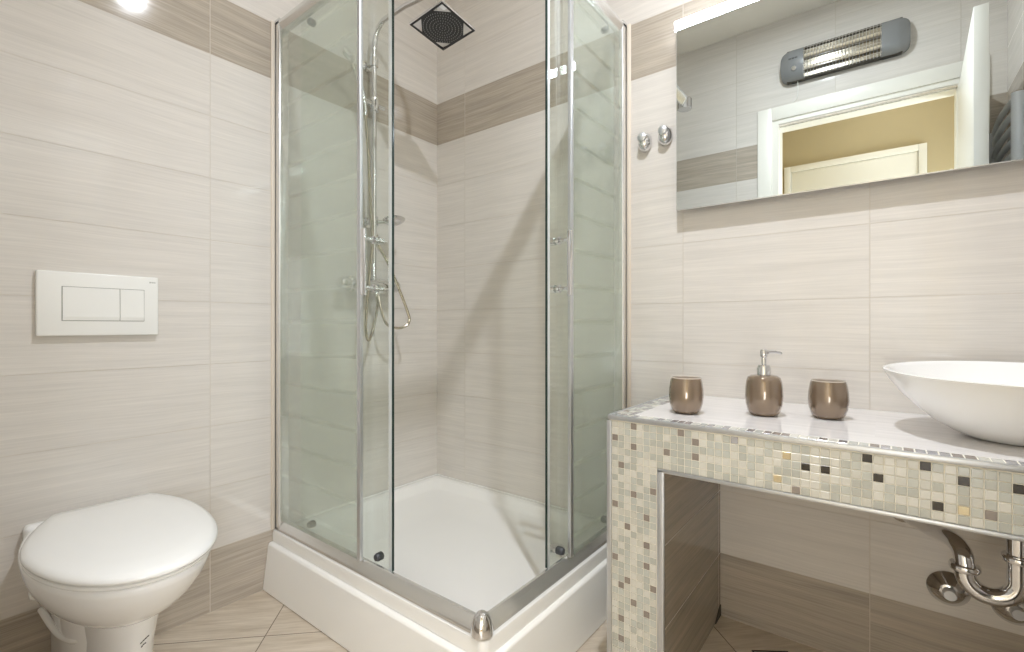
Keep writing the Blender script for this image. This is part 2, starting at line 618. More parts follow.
def tray_ring(x0, y0, x1, y1, z, rad, n=8):
    """rounded rectangle in tray space: wall corner (x0,y0 near the walls), outer corner (x1,-y1)"""
    pts = []
    def arc(cx, cy, a0, r):
        for k in range(n + 1):
            a = a0 + (PI / 2) * k / n
            pts.append((cx + r * math.cos(a), cy + r * math.sin(a), z))
    arc(x1 - rad[1], -y1 + rad[1], -PI / 2, rad[1])        # outer corner
    arc(x1 - rad[2], y0 - rad[2], 0, rad[2])               # right, at back wall
    arc(x0 + rad[0], y0 - rad[0], PI / 2, rad[0])          # wall corner
    arc(x0 + rad[2], -y1 + rad[2], PI, rad[2])             # left wall, front
    return pts


tray = thing('shower_tray', 'white acrylic shower tray with a raised apron in the tiled corner', 'shower tray', (0.5, -0.4, 0))
e = 0.001
tiny = 0.002
R = []
R.append(tray_ring(e, -e, TX + .016, TY - .008, 0.004, (tiny, 0.02, tiny)))
R.append(tray_ring(e, -e, TX - .004, TY - .006, 0.150, (tiny, 0.02, tiny)))
R.append(tray_ring(e, -e, TX - .004, TY - .006, 0.188, (tiny, 0.02, tiny)))
R.append(tray_ring(e, -e, TX - .007, TY - .009, 0.197, (tiny, 0.02, tiny)))
R.append(tray_ring(e, -e, TX - .013, TY - .015, TZ, (tiny, 0.02, tiny)))
R.append(tray_ring(.030, -.030, TX - .062, TY - .062, TZ, (0.03, 0.03, 0.03)))
R.append(tray_ring(.036, -.036, TX - .068, TY - .068, TZ - .004, (0.035, 0.035, 0.035)))
R.append(tray_ring(.058, -.058, TX - .092, TY - .092, TZ - .026, (0.05, 0.05, 0.05)))
R.append(tray_ring(.075, -.075, TX - .110, TY - .110, TZ - .033, (0.06, 0.06, 0.06)))
R.append(tray_ring(.30, -.25, TX - .30, TY - .25, TZ - .037, (0.06, 0.06, 0.06)))
MB().rings(R).build('basin', M['acrylic'], tray, angle=40)
# apron panels with a rounded top edge, leaning slightly outwards
ap = MB()
prof = [(TY - 0.006, 0.003), (TY + 0.028, 0.003), (TY + 0.010, 0.150), (TY + 0.008, 0.156), (TY + 0.003, 0.1595), (TY - 0.005, 0.160)]
rings = []
for (q, z) in prof:
    rings.append([(0.002, -q, z), (TX + (q - TY), -q, z), (TX + (q - TY), -0.002, z), (TX + (q - TY) - 0.003, -0.002, z), (TX + (q - TY) - 0.003, -q + 0.003, z), (0.002, -q + 0.003, z)])
outer = [[p[0], p[1], p[2]] for p in rings]
vr = [[ap.bm.verts.new(p) for p in r] for r in outer]
for i in range(len(vr) - 1):
    for j in range(2):
        ap._f([vr[i][j], vr[i][j + 1], vr[i + 1][j + 1], vr[i + 1][j]])
ap.build('apron', M['acrylic'], tray, angle=50)
MB().lathe([(0.0, 0.014), (0.014, 0.013), (0.025, 0.009), (0.031, 0.002), (0.031, -0.004), (0.0, -0.004)][::-1], (0.835, -0.240, TZ - 0.034), 'z', 32).build('drain_cover', M['chrome'], tray)

# ------------------------------------------------------------------ shower enclosure
RX, RY = 0.968, -0.769            # centre lines of the rails
Z0, Z1 = TZ + 0.001, 2.0
enc = thing('shower_enclosure', 'glass corner shower enclosure with chrome rails and sliding doors', 'shower enclosure', (RX, RY, TZ))


def rail_outline(w, h):
    """low lip, then faces sloping up to a narrow rounded ridge"""
    return [(-w / 2, 0), (-w / 2, h * 0.20), (-w / 2 + 0.0015, h * 0.27), (-w * 0.16, h * 0.93), (-w * 0.10, h), (w * 0.10, h), (w * 0.16, h * 0.93), (w / 2 - 0.0015, h * 0.27), (w / 2, h * 0.20), (w / 2, 0)]


for nm, zb, h, flip in (('bottom_rail', Z0, 0.038, 1), ('top_rail', Z1, 0.042, -1)):
    o = [(y, zb + flip * z) for y, z in rail_outline(0.036, h)]
    MB().prism([(RY + y, z) for y, z in o], 'x', 0.002, RX - 0.002).build(nm, M['alu'], enc)
    MB().prism([(RX + y, z) for y, z in o], 'y', RY + 0.002, -0.002).build(nm, M['alu'], enc)
# wall posts
MB().box((0.002, RY - 0.018, Z0), (0.034, RY + 0.018, Z1 + 0.012), 0.004).build('wall_post', M['alu'], enc)
MB().box((RX - 0.018, -0.034, Z0), (RX + 0.018, -0.002, Z1 + 0.012), 0.004).build('wall_post', M['alu'], enc)
# beads of silicone beside the posts
MB().box((0.0005, RY - 0.032, TZ + 0.002), (0.007, RY - 0.0185, Z1 + 0.004), 0.003).build('sealant_bead', M['silicone'], enc)
MB().box((RX + 0.0185, -0.007, TZ + 0.002), (RX + 0.034, -0.0005, Z1 + 0.004), 0.003).build('sealant_bead', M['silicone'], enc)
MB().box((0.004, -0.009, TZ + 0.001), (RX - 0.02, -0.0005, TZ + 0.008), 0.003).build('sealant_bead', M['acrylic'], enc)
MB().box((0.0005, RY + 0.02, TZ + 0.001), (0.009, -0.002, TZ + 0.008), 0.003).build('sealant_bead', M['acrylic'], enc)
# corner caps
MB().lathe([(0.0, 0.0), (0.027, 0.0), (0.027, 0.010), (0.0245, 0.022), (0.020, 0.036), (0.014, 0.046), (0.007, 0.051), (0.0, 0.052)], (RX, RY, Z0), 'z', 28).build('corner_cap', M['chrome'], enc)
MB().lathe([(0.0, 0.006), (0.028, 0.004), (0.032, 0.0), (0.032, -0.046), (0.0, -0.046)][::-1], (RX, RY, Z1), 'z', 28).build('corner_cap', M['chrome'], enc)

GZ0, GZ1 = TZ + 0.036, 1.966


def pane(axis, u0, u1, c, name, z0=GZ0, z1=GZ1, t=0.005, mat='glass'):
    mb = MB()
    if axis == 'x':
        mb.box((u0, c - t / 2, z0), (u1, c + t / 2, z1))
    else:
        mb.box((c - t / 2, u0, z0), (c + t / 2, u1, z1))
    return mb.build(name, M[mat], enc, smooth=False)


FA, FB = RY - 0.010, RX + 0.010     # fixed panes stand outside
SA, SB = RY + 0.010, RX - 0.010     # sliding panes run inside
pane('x', 0.03, 0.498, FA, 'fixed_pane', mat='glass_frost')
pane('y', -0.378, -0.03, FB, 'fixed_pane', mat='glass_frost')
MB().box((0.494, FA - 0.007, GZ0), (0.510, FA + 0.005, GZ1), 0.002).build('pane_edge_profile', M['alu_matt'], enc)
MB().box((FB - 0.005, -0.391, GZ0), (FB + 0.007, -0.375, GZ1), 0.002).build('pane_edge_profile', M['alu_matt'], enc)

# sliding doors with dark edge, seal strip, handle and rollers as sub-parts
SA0, SA1 = 0.135, 0.626
dA = pane('x', SA0, SA1, SA, 'sliding_door')
MB().box((SA1, SA - 0.003, GZ0), (SA1 + 0.003, SA + 0.003, GZ1)).build('door_seal', M['glass_edge'], dA)
MB().box((SA1 - 0.013, SA - 0.0042, GZ0), (SA1 - 0.0005, SA - 0.0028, GZ1)).build('edge_strip', M['clear_seal'], dA)
SB0, SB1 = -0.480, -0.055
dB = pane('y', SB0, SB1, SB, 'sliding_door')
MB().box((SB - 0.003, SB0 - 0.003, GZ0), (SB + 0.003, SB0, GZ1)).build('door_seal', M['glass_edge'], dB)
MB().box((SB + 0.0028, SB0 + 0.0005, GZ0), (SB + 0.0042, SB0 + 0.010, GZ1)).build('edge_strip', M['clear_seal'], dB)


def door_handle(axis, u, c, out, parent):
    """bar handle outside, two pegs through the glass with knobs inside"""
    z0, z1 = 1.010, 1.200
    co = c + out * 0.042
    mb = MB()
    if axis == 'x':
        mb.box((u - 0.009, co - 0.006, z0), (u + 0.009, co + 0.006, z1), 0.003)
    else:
        mb.box((co - 0.006, u - 0.007, z0), (co + 0.006, u + 0.007, z1), 0.003)
    h = mb.build('door_handle', M['chrome'], parent)
    for z in (1.032, 1.172):
        mb = MB()
        prof = [(0.0, 0.042), (0.007, 0.042), (0.007, 0.012), (0.012, 0.010), (0.012, 0.003), (0.006, 0.0), (0.006, -0.003), (0.012, -0.006), (0.012, -0.020), (0.009, -0.024), (0.0, -0.024)]
        prof = [(r, hh * out) for r, hh in prof]
        mb.lathe(prof, (u, c, z) if axis == 'x' else (c, u, z), 'y' if axis == 'x' else 'x', 18)
        mb.build('handle_peg', M['chrome'], parent)


door_handle('x', 0.550, SA, -1, dA)
door_handle('y', -0.425, SB, 1, dB)


def roller(axis, u, c, z, out, parent):
    mb = MB()
    prof = [(0.0, -0.014), (0.009, -0.014), (0.012, -0.011), (0.012, 0.003), (0.009, 0.010), (0.0, 0.012)]
    prof = [(r, hh * out) for r, hh in prof]
    mb.lathe(prof, (u, c, z) if axis == 'x' else (c, u, z), 'y' if axis == 'x' else 'x', 16)
    mb.build('roller', M['roller'], parent)


for u in (SA0 + 0.06, SA1 - 0.065):
    for z in (GZ0 + 0.020, GZ1 - 0.022):
        roller('x', u, SA, z, -1, dA)
for u in (SB0 + 0.075, SB1 - 0.06):
    for z in (GZ0 + 0.020, GZ1 - 0.022):
        roller('y', u, SB, z, 1, dB)

# ------------------------------------------------------------------ shower column on the left wall
CY = -0.405
sc = thing('shower_column', 'chrome shower column with square rain head on the left wall inside the shower', 'shower', (0.0, CY, 1.08))
riser = MB().tube([(0.055, CY, 1.10), (0.055, CY, 2.06)] + [(0.055 + 0.075 * (1 - math.cos(a)), CY, 2.06 + 0.10 * math.sin(a)) for a in [PI / 2 * k / 8 for k in range(1, 9)]]
                  + [(0.25, CY + 0.004, 2.166), (0.40, CY + 0.012, 2.160)] + [(0.435, CY + 0.015, 2.150), (0.445, CY + 0.016, 2.130), (0.445, CY + 0.016, 2.045)], 0.0105, 16)
riser.build('riser_arm', M['chrome'], sc)
for z in (2.01, 1.355):
    MB().tube([(0.001, CY, z), (0.055, CY, z)], 0.010, 14).lathe([(0.0, 0.0), (0.022, 0.0), (0.022, 0.006), (0.010, 0.012)], (0.001, CY, z), 'x', 20).lathe([(0.0, -0.018), (0.017, -0.018), (0.017, 0.018), (0.0, 0.018)], (0.055, CY, z), 'z', 18).build('wall_bracket', M['chrome'], sc)
# rain head, tipped a little towards the room on its ball joint
def tip(bm):
    c = Vector((0.447, CY + 0.012, 2.040))
    ax = Vector((math.cos(YAW), math.sin(YAW), 0))
    bm.transform(Matrix.Translation(c) @ Matrix.Rotation(math.radians(-8), 4, ax) @ Matrix.Translation(-c))


HX, HYY, HZ = 0.447, CY + 0.012, 2.006
hb = MB().box((HX - 0.085, HYY - 0.085, HZ), (HX + 0.085, HYY + 0.085, HZ + 0.010), 0.003)
hb.lathe([(0.0, 0.010), (0.03, 0.010), (0.024, 0.020), (0.015, 0.030), (0.0, 0.030)], (HX, HYY, HZ), 'z', 20)
tip(hb.bm)
head = hb.build('rain_head', M['chrome'], sc)
# dark nozzle face: square with the four light corner triangles left open
fz = HZ - 0.0012
nf = MB()
o1, o2 = 0.083, 0.076
for (a0, b0, a1, b1) in ((-o1, -o1, o1, -o2), (-o1, o2, o1, o1), (-o1, -o2, -o2, o2), (o2, -o2, o1, o2)):
    nf.box((HX + a0, HYY + b0, fz), (HX + a1, HYY + b1, HZ))
octo = []
k = 0.046
for (sx, sy) in ((1, 1), (-1, 1), (-1, -1), (1, -1)):
    pa, pb = (sx * o2, sy * (o2 - k)), (sx * (o2 - k), sy * o2)
    octo += [pa, pb] if sx * sy > 0 else [pb, pa]
nf.prism([(HX + a, HYY + b) for a, b in octo], 'z', fz, HZ)
tip(nf.bm)
nf.build('nozzle_face', M['nozzle'], head, smooth=False)
nz = MB()
for ring in range(0, 7):
    cnt = 1 if ring == 0 else ring * 8
    for j in range(cnt):
        a = 2 * PI * j / cnt + ring * 0.2
        r = ring * 0.0116
        x, y = HX + r * math.cos(a), HYY + r * math.sin(a)
        if abs(x - HX) + abs(y - HYY) < 0.10:
            nz.lathe([(0.0, 0.0), (0.0016, 0.0), (0.0011, -0.003), (0.0, -0.003)][::-1], (x, y, fz), 'z', 6)
tip(nz.bm)
nz.build('nozzles', M['nozzle_tip'], head)
# slider holding the hand shower
sl = MB().lathe([(0.0, -0.026), (0.019, -0.026), (0.020, 0.0), (0.019, 0.026), (0.0, 0.026)], (0.055, CY, 1.835), 'z', 20)
sl.tube([(0.055, CY - 0.02, 1.835), (0.060, CY - 0.055, 1.835)], 0.012, 14).tube([(0.055, CY + 0.015, 1.835), (0.055, CY + 0.048, 1.835)], 0.009, 14)
sl.build('slider', M['chrome'], sc)
# soap dish on the lower bracket
sd = MB()
rings = []
for (w_, z_) in ((0.004, 1.338), (0.014, 1.340), (0.023, 1.347), (0.026, 1.355), (0.024, 1.355), (0.020, 1.350), (0.012, 1.345), (0.003, 1.344)):
    rings.append([(0.105 + w_ * 1.6 * math.cos(a), CY + 0.062 + w_ * 1.9 * math.sin(a), 0.010 + z_ + 0.010 * (math.cos(a))) for a in [2 * PI * k / 28 for k in range(28)]])
sd.rings(rings).tube([(0.055, CY, 1.352), (0.10, CY + 0.04, 1.354)], 0.008, 10)
sd.build('soap_dish', M['chrome'], sc)
# mixer
mx = MB().tube([(0.060, CY - 0.105, 1.092), (0.060, CY + 0.075, 1.092)], 0.021, 20)
for s_ in (-1, 1):
    mx.lathe([(0.0, 0.0), (0.032, 0.0), (0.032, 0.008), (0.018, 0.014), (0.014, 0.05), (0.0, 0.05)], (0.001, CY + s_ * 0.075, 1.095), 'x', 22)
mix_o = mx.build('mixer', M['chrome'], sc)
for s_ in (-1, 1):
    pr = [(0.0, 0.106), (0.023, 0.106), (0.025, 0.112), (0.025, 0.138), (0.021, 0.146), (0.0, 0.148)]
    MB().lathe([(r, h * s_) for r, h in pr], (0.060, CY - 0.015 + (0 if s_ < 0 else -0.015), 1.092), 'y', 22).build('mixer_knob', M['chrome'], mix_o)
MB().lathe([(0.0, -0.03), (0.012, -0.03), (0.014, -0.02), (0.014, 0.0), (0.0, 0.0)], (0.060, CY + 0.01, 1.076), 'z', 16).build('hose_outlet', M['chrome'], mix_o)
# hose: from the outlet under the mixer, loops down, then up to the hand shower
hp = smooth_path([(0.060, CY + 0.01, 1.048), (0.066, CY + 0.008, 1.00), (0.085, CY - 0.030, 0.90), (0.120, CY - 0.075, 0.868), (0.140, CY - 0.10, 0.93), (0.120, CY - 0.07, 1.12), (0.085, CY - 0.03, 1.26), (0.075, CY - 0.030, 1.40), (0.078, CY - 0.045, 1.62), (0.078, CY - 0.058, 1.768)], 12)
MB().tube(hp, 0.0058, 10).build('shower_hose', M['hose'], sc)
hp2 = smooth_path([(0.080, CY + 0.012, 1.24), (0.105, CY + 0.045, 1.16), (0.125, CY + 0.110, 1.00), (0.125, CY + 0.125, 0.94), (0.115, CY + 0.085, 0.915), (0.100, CY + 0.03, 0.93), (0.085, CY + 0.01, 1.00), (0.070, CY + 0.01, 1.05)], 12)
MB().tube([(0.058, CY + 0.012, 1.30), (0.064, CY + 0.012, 1.275)] + hp2, 0.0058, 10).build('shower_hose', M['hose'], sc)
# hand shower stands in the slider
hs = thing('hand_shower', 'slim chrome hand shower resting in the slider of the shower column', 'hand shower', (0.08, CY - 0.06, 1.80))
MB().tube(smooth_path([(0.078, CY - 0.058, 1.765), (0.084, CY - 0.066, 1.815), (0.094, CY - 0.098, 1.880), (0.104, CY - 0.135, 1.930)], 5), [0.008] + [0.0105] * 14 + [0.012], 14).build('handle', M['chrome'], hs)
hh = MB()
hh.lathe([(0.0, -0.010), (0.026, -0.010), (0.029, -0.004), (0.029, 0.004), (0.022, 0.012), (0.0, 0.014)], (0, 0, 0), 'z', 22)
hh.bm.transform(Matrix.Translation((0.112, CY - 0.158, 1.952)) @ Matrix.Rotation(math.radians(-40), 4, 'X') @ Matrix.Rotation(math.radians(55), 4, 'Y'))
hh.build('spray_head', M['chrome'], hs)

# ------------------------------------------------------------------ toilet
TYC = -1.286
toi = thing('toilet', 'white ceramic toilet with closed lid against the left wall', 'toilet', (0.0, TYC, 0))


def d_outline(x0, x1, hw, back=0.66, n=26, skew=0.0):
    """plan outline of a toilet: narrow back, widest before the middle, elliptic tip; returns (x, y)"""
    L = x1 - x0
    xm = x0 + 0.44 * L
    half = []
    for k in range(9):
        t = k / 8.0
        wv = back + (1 - back) * math.sin(t * PI / 2) ** 0.9
        half.append((x0 + (xm - x0) * t, hw * wv))
    for k in range(1, n + 1):
        a = PI / 2 * k / n
        half.append((xm + (x1 - xm) * math.sin(a) ** 1.0, hw * math.cos(a) ** 0.93 if k < n else 0.0))
    sk = lambda x: skew * max(0.0, 1.0 - (x - 0.05) / 0.26)
    top = [(x, TYC + sk(x) + y) for x, y in half]
    bot = [(x, TYC + sk(x) - y) for x, y in half[:-1]][::-1]
    return top + bot


def loft(sections, skew=0.0):
    return [[(x, y, z) for x, y in d_outline(*s[:3], back=s[4], skew=skew)] for s in sections for z in [s[3]]]


bowl = loft([
    (0.002, 0.430, 0.100, 0.276, 0.85), (0.002, 0.452, 0.114, 0.286, 0.85), (0.002, 0.488, 0.131, 0.308, 0.84), (0.002, 0.524, 0.148, 0.338, 0.80),
    (0.002, 0.555, 0.160, 0.372, 0.74), (0.002, 0.571, 0.164, 0.396, 0.70), (0.002, 0.575, 0.165, 0.408, 0.70), (0.002, 0.572, 0.162, 0.413, 0.70), (0.006, 0.55, 0.150, 0.415, 0.70)])
MB().rings(bowl).build('bowl', M['ceramic'], toi, angle=60)
ped = loft([(0.10, 0.392, 0.058, 0.0, 0.95), (0.10, 0.398, 0.058, 0.10, 0.95), (0.10, 0.412, 0.062, 0.20, 0.95), (0.10, 0.428, 0.068, 0.25, 0.95), (0.10, 0.440, 0.078, 0.292, 0.95)])
MB().rings(ped).build('pedestal', M['ceramic'], toi, angle=60)
pk = MB()
for stroke in (((0.4195, -1.2839, 0.2215), (0.4200, -1.2786, 0.2262), (0.4192, -1.2729, 0.2295), (0.4160, -1.2666, 0.2317)),
               ((0.4155, -1.2810, 0.2110), (0.4175, -1.2775, 0.2165), (0.4160, -1.2725, 0.2175))):
    pk.tube(smooth_path(stroke, 4), [0.0006 + 0.0008 * (i % 3) / 2 for i in range(4 * (len(stroke) - 1) + 1)], 6)
pk.build('printed_mark', M['black_print'], toi)
trap = loft([(0.002, 0.300, 0.082, 0.0, 0.97), (0.002, 0.310, 0.084, 0.15, 0.97), (0.002, 0.340, 0.090, 0.25, 0.97), (0.002, 0.360, 0.096, 0.29, 0.97)])
MB().rings(trap).build('trap_housing', M['ceramic'], toi, angle=60)
seat = loft([(0.060, 0.576, 0.1655, 0.4165, 0.64), (0.058, 0.580, 0.168, 0.419, 0.64), (0.058, 0.580, 0.168, 0.4235, 0.64), (0.060, 0.576, 0.1655, 0.4255, 0.64)], 0.018)
MB().rings(seat).build('seat', M['seat_plastic'], toi, angle=60)
lid = loft([(0.052, 0.586, 0.166, 0.4300, 0.62), (0.048, 0.592, 0.170, 0.432, 0.62), (0.048, 0.593, 0.171, 0.437, 0.62), (0.051, 0.589, 0.168, 0.4435, 0.62),
            (0.061, 0.576, 0.158, 0.4485, 0.62), (0.10, 0.53, 0.132, 0.4535, 0.70), (0.14, 0.46, 0.092, 0.456, 0.75), (0.22, 0.36, 0.04, 0.457, 0.8)], 0.018)
MB().rings(lid).build('lid', M['seat_plastic'], toi, angle=60)
for y_ in (-0.085, 0.045):
    MB().tube([(0.058, TYC + y_, 0.428), (0.058, TYC + y_ + 0.04, 0.428)], 0.010, 12).build('hinge', M['seat_plastic'], toi)
# raised ceramic shelf behind the lid, by the wall
MB().box((0.002, TYC - 0.134, 0.32), (0.042, TYC + 0.134, 0.424), 0.012, 3).build('back_shelf', M['ceramic'], toi)
# side fixing cap
MB().lathe([(0.016, 0.0), (0.016, 0.006), (0.011, 0.013), (0.0, 0.015)], (0.165, TYC - 0.127, 0.306), '-y', 20).build('fixing_cap', M['white_plastic'], toi)
# white outlet pipe behind the bowl
MB().tube(smooth_path([(0.012, TYC - 0.100, 0.198), (0.09, TYC - 0.090, 0.178), (0.17, TYC - 0.082, 0.180), (0.24, TYC - 0.068, 0.195), (0.28, TYC - 0.03, 0.215)], 6), 0.0075, 12).build('outlet_pipe', M['white_plastic'], toi)

# ------------------------------------------------------------------ flush plate
fp = thing('flush_plate', 'white dual flush plate on the left wall above the toilet', 'flush plate', (0.0, -1.265, 0.98))
FY0, FY1, FZ0, FZ1, FT = -1.396, -1.137, 0.897, 1.066, 0.018
MB().box((0.001, FY0, FZ0), (FT, FY1, FZ1), 0.0035, 3).build('plate', M['white_plastic'], fp)
BY0, BYm, BY1, BZ0, BZ1 = -1.347, -1.228, -1.173, 0.938, 1.026
fr_ = MB()
fr_.box((FT - 0.001, BY0 - 0.0016, BZ0 - 0.0016), (FT + 0.0003, BY1 + 0.0016, BZ1 + 0.0016))
fr_.build('button_gap', M['grey_print'], fp, smooth=False)


def button(y0, y1, nm):
    mb = MB()
    mb.prism([(FT - 0.001, BZ0), (FT + 0.0022, BZ0), (FT + 0.0042, BZ0 + 0.010), (FT + 0.0022, BZ1), (FT - 0.001, BZ1)], 'y', y0, y1)
    return mb.build(nm, M['white_plastic'], fp, smooth=False)


button(BY0, BYm - 0.0008, 'large_flush_button')
button(BYm + 0.0008, BY1, 'small_flush_button')
lg = MB()
for k, (w_, h_) in enumerate(((0.0022, 0.004), (0.0016, 0.003), (0.0016, 0.004), (0.0016, 0.003), (0.0022, 0.003))):
    y = -1.159 + k * 0.0030
    lg.box((FT - 0.0005, y, 1.050 - h_ / 2), (FT + 0.0003, y + w_, 1.050 + h_ / 2))
lg.build('printed_mark', M['grey_print'], fp, smooth=False)

# ------------------------------------------------------------------ vanity counter, tiled masonry
VX0, VX1, VY, VZ = 1.158, WX - 0.002, -0.497, 0.697
PX1 = 1.303                         # inner face of the pillar
UZ = 0.576                          # underside of the slab
PITX, PITZ, GX0, GZT = 0.0165, 0.01672, 1.170, 0.6837
van = thing('vanity_counter', 'tiled washbasin counter with mosaic front and open niche under the mirror', 'counter', (1.6, -0.25, 0))
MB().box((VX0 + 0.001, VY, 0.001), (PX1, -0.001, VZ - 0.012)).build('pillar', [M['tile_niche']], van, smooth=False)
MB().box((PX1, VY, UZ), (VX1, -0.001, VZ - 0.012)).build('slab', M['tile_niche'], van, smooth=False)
MB().box((VX0 + 0.055, VY + 0.036, VZ - 0.012), (VX1, -0.001, VZ), 0.001).build('counter_top', M['tile_top'], van, smooth=False)

DARK = {(0, 2): 't', (3, 0): 't', (3, 3): 't', (1, 6): 't', (8, 3): 't', (10, 0): 't', (12, 1): 't', (12, 3): 't', (17, 0): 's',
        (23, 1): 'g2', (25, 2): 'b', (27, 2): 'b', (22, 4): 'g', (17, 4): 's2', (24, 5): 't2', (31, 0): 'b', (32, 2): 'b', (36, 0): 'b',
        (39, 1): 'b', (43, 1): 'b', (44, 1): 'b', (37, 4): 'b', (39, 4): 'g', (41, 4): 't',
        (3, 10): 't', (0, 12): 't', (5, 13): 't', (2, 15): 't', (5, 17): 't', (0, 20): 't2', (5, 20): 't', (2, 23): 't', (1, 24): 't', (6, 23): 't2',
        (3, 26): 't2', (5, 27): 't2', (1, 29): 't2', (1, 32): 't', (4, 36): 't', (2, 39): 't', (6, 9): 't2'}
MIDX = {'t': 5, 't2': 5, 'b': 6, 'g': 7, 'g2': 7, 's': 8, 's2': 4}
MOS = [M['grout'], M['mos_cream'], M['mos_beige'], M['mos_glass'], M['mos_sage'], M['mos_taupe'], M['mos_black'], M['mos_gold'], M['mos_silver']]


def chip(mb, o, du, dv, dn, mi, g=0.0009, h=0.0016, b=0.0007):
    """one mosaic chip: o corner, du/dv edges, dn outward normal"""
    mb.mi = mi
    o, du, dv, dn = Vector(o), Vector(du), Vector(dv), Vector(dn)
    u, v = du.normalized(), dv.normalized()
    a = o + u * g + v * g
    lu, lv = du.length - 2 * g, dv.length - 2 * g
    def q(t, hh):
        return [mb.bm.verts.new(a + u * x + v * y + dn * hh) for x, y in ((t, t), (lu - t, t), (lu - t, lv - t), (t, lv - t))]
    lo, mid, hi = q(0, 0.0), q(0, h - b), q(b, h)
    for A, B in ((lo, mid), (mid, hi)):
        for i in range(4):
            mb._f([A[i], A[(i + 1) % 4], B[(i + 1) % 4], B[i]])
    mb._f(hi)


def rand_chip():
    r = random.random()
    return 1 if r < 0.26 else 2 if r < 0.44 else 3 if r < 0.76 else 4


mf = MB()
mf.mi = 0
fy = VY - 0.0015
mf.box((VX0 + 0.004, VY - 0.002, 0.001), (PX1 - 0.004, VY, VZ - 0.006))
mf.box((PX1 - 0.004, VY - 0.002, UZ + 0.002), (VX1, VY, VZ - 0.006))
NC = int((VX1 - GX0) / PITX)
for cx in range(NC):
    for rz in range(41):
        inside = rz < 6 or cx < 7
        if not inside:
            continue
        z_hi = GZT - rz * PITZ
        if z_hi - PITZ < 0.0:
            continue
        mi = MIDX.get(DARK.get((cx, rz)), 0) or rand_chip()
        chip(mf, (GX0 + cx * PITX, VY - 0.002, z_hi - PITZ), (PITX, 0, 0), (0, 0, PITZ), (0, -1, 0), mi)
mf.build('mosaic_front', MOS, van, smooth=False)
# left outer face of the pillar, also mosaic
ms = MB()
ms.mi = 0
for cy_ in range(30):
    for rz in range(41):
        z_hi = GZT - rz * PITZ
        if z_hi - PITZ < 0:
            continue
        mi = 5 if random.random() < 0.05 else rand_chip()
        chip(ms, (VX0, VY + 0.0005 + cy_ * PITX, z_hi - PITZ), (0, PITX, 0), (0, 0, PITZ), (-1, 0, 0), mi)
ms.build('mosaic_side', MOS, van, smooth=False)
# mosaic border on top: two rows along the front, three at the left end
mt = MB()
mt.mi = 0
mt.box((VX0 + 0.004, VY + 0.003, VZ - 0.012), (VX1, VY + 0.036, VZ - 0.0012))
mt.box((VX0 + 0.004, VY + 0.036, VZ - 0.012), (VX0 + 0.055, -0.001, VZ - 0.0012))
for cx in range(NC):
    r = random.random()
    mi = 5 if r < 0.12 else 8 if r < 0.55 else rand_chip()
    chip(mt, (VX0 + 0.0065 + cx * PITX, VY + 0.004, VZ - 0.0012), (PITX, 0, 0), (0, 0.031, 0), (0, 0, 1), mi, g=0.0013, h=0.0012, b=0.0004)
for cx in range(3):
    for ry in range(27):
        r = random.random()
        mi = 5 if r < 0.10 else 8 if r < 0.45 else rand_chip()
        chip(mt, (VX0 + 0.0065 + cx * PITX, VY + 0.036 + ry * PITX, VZ - 0.0012), (PITX, 0, 0), (0, PITX, 0), (0, 0, 1), mi, h=0.0012, b=0.0004)
mt.build('mosaic_border', MOS, van, smooth=False)
# aluminium edge trims
MB().box((VX0, VY - 0.005, GZT + 0.002), (VX1, VY + 0.003, VZ + 0.0004), 0.002).build('top_edge_trim', M['alu_matt'], van)
MB().box((VX0 - 0.002, VY + 0.003, GZT), (VX0 + 0.006, -0.001, VZ + 0.001), 0.002).build('top_edge_trim', M['alu_matt'], van)
MB().box((VX0 - 0.002, VY - 0.006, 0.001), (GX0 - 0.001, VY + 0.002, GZT), 0.002).build('pillar_edge_trim', M['alu_matt'], van)
MB().box((GX0 + 7 * PITX + 0.002, VY - 0.006, 0.001), (PX1 + 0.001, VY + 0.004, UZ + 0.006), 0.002).build('pillar_edge_trim', M['alu_matt'], van)
MB().box((GX0 + 7 * PITX + 0.002, VY - 0.006, UZ - 0.001), (VX1, VY + 0.004, UZ + 0.0075), 0.002).build('lower_edge_trim', M['alu_matt'], van)
MB().prism([(-0.062, 0.002), (-0.003, 0.002), (-0.003, 0.036), (-0.02, 0.03), (-0.05, 0.012)], 'x', PX1, PX1 + 0.003).build('open_joint', M['grime'], van, smooth=False)

# ------------------------------------------------------------------ washbasin (vessel bowl)
BX, BY = 1.925, -0.252
wb = thing('washbasin', 'white round ceramic vessel basin standing on the counter below the mirror', 'washbasin', (BX, BY, VZ))
BR, BH = 0.212, 0.134
prof = [(0.0, 0.0), (0.072, 0.0), (0.080, 0.003), (0.100, 0.012), (0.130, 0.031), (0.160, 0.058), (0.185, 0.086), (0.203, 0.112), (BR, BH - 0.004), (BR + 0.0005, BH - 0.001), (BR - 0.003, BH),
        (BR - 0.009, BH - 0.001), (BR - 0.013, BH - 0.008), (0.188, 0.106), (0.165, 0.078), (0.135, 0.048), (0.100, 0.026), (0.060, 0.013), (0.024, 0.009), (0.0, 0.009)]
wm = MB().lathe(prof, (BX, BY, VZ + 0.0006), 'z', 72)
for v in wm.bm.verts:                # rim a touch higher at the back
    t = (v.co.z - VZ) / BH
    v.co.z += 0.042 * (v.co.y - BY) * max(0.0, t)
wm.build('bowl', M['ceramic'], wb, angle=60)
MB().lathe([(0.0, 0.016), (0.018, 0.015), (0.026, 0.012), (0.028, 0.009), (0.0, 0.009)][::-1], (BX, BY, VZ), 'z', 24).build('drain_plug', M['chrome'], wb)

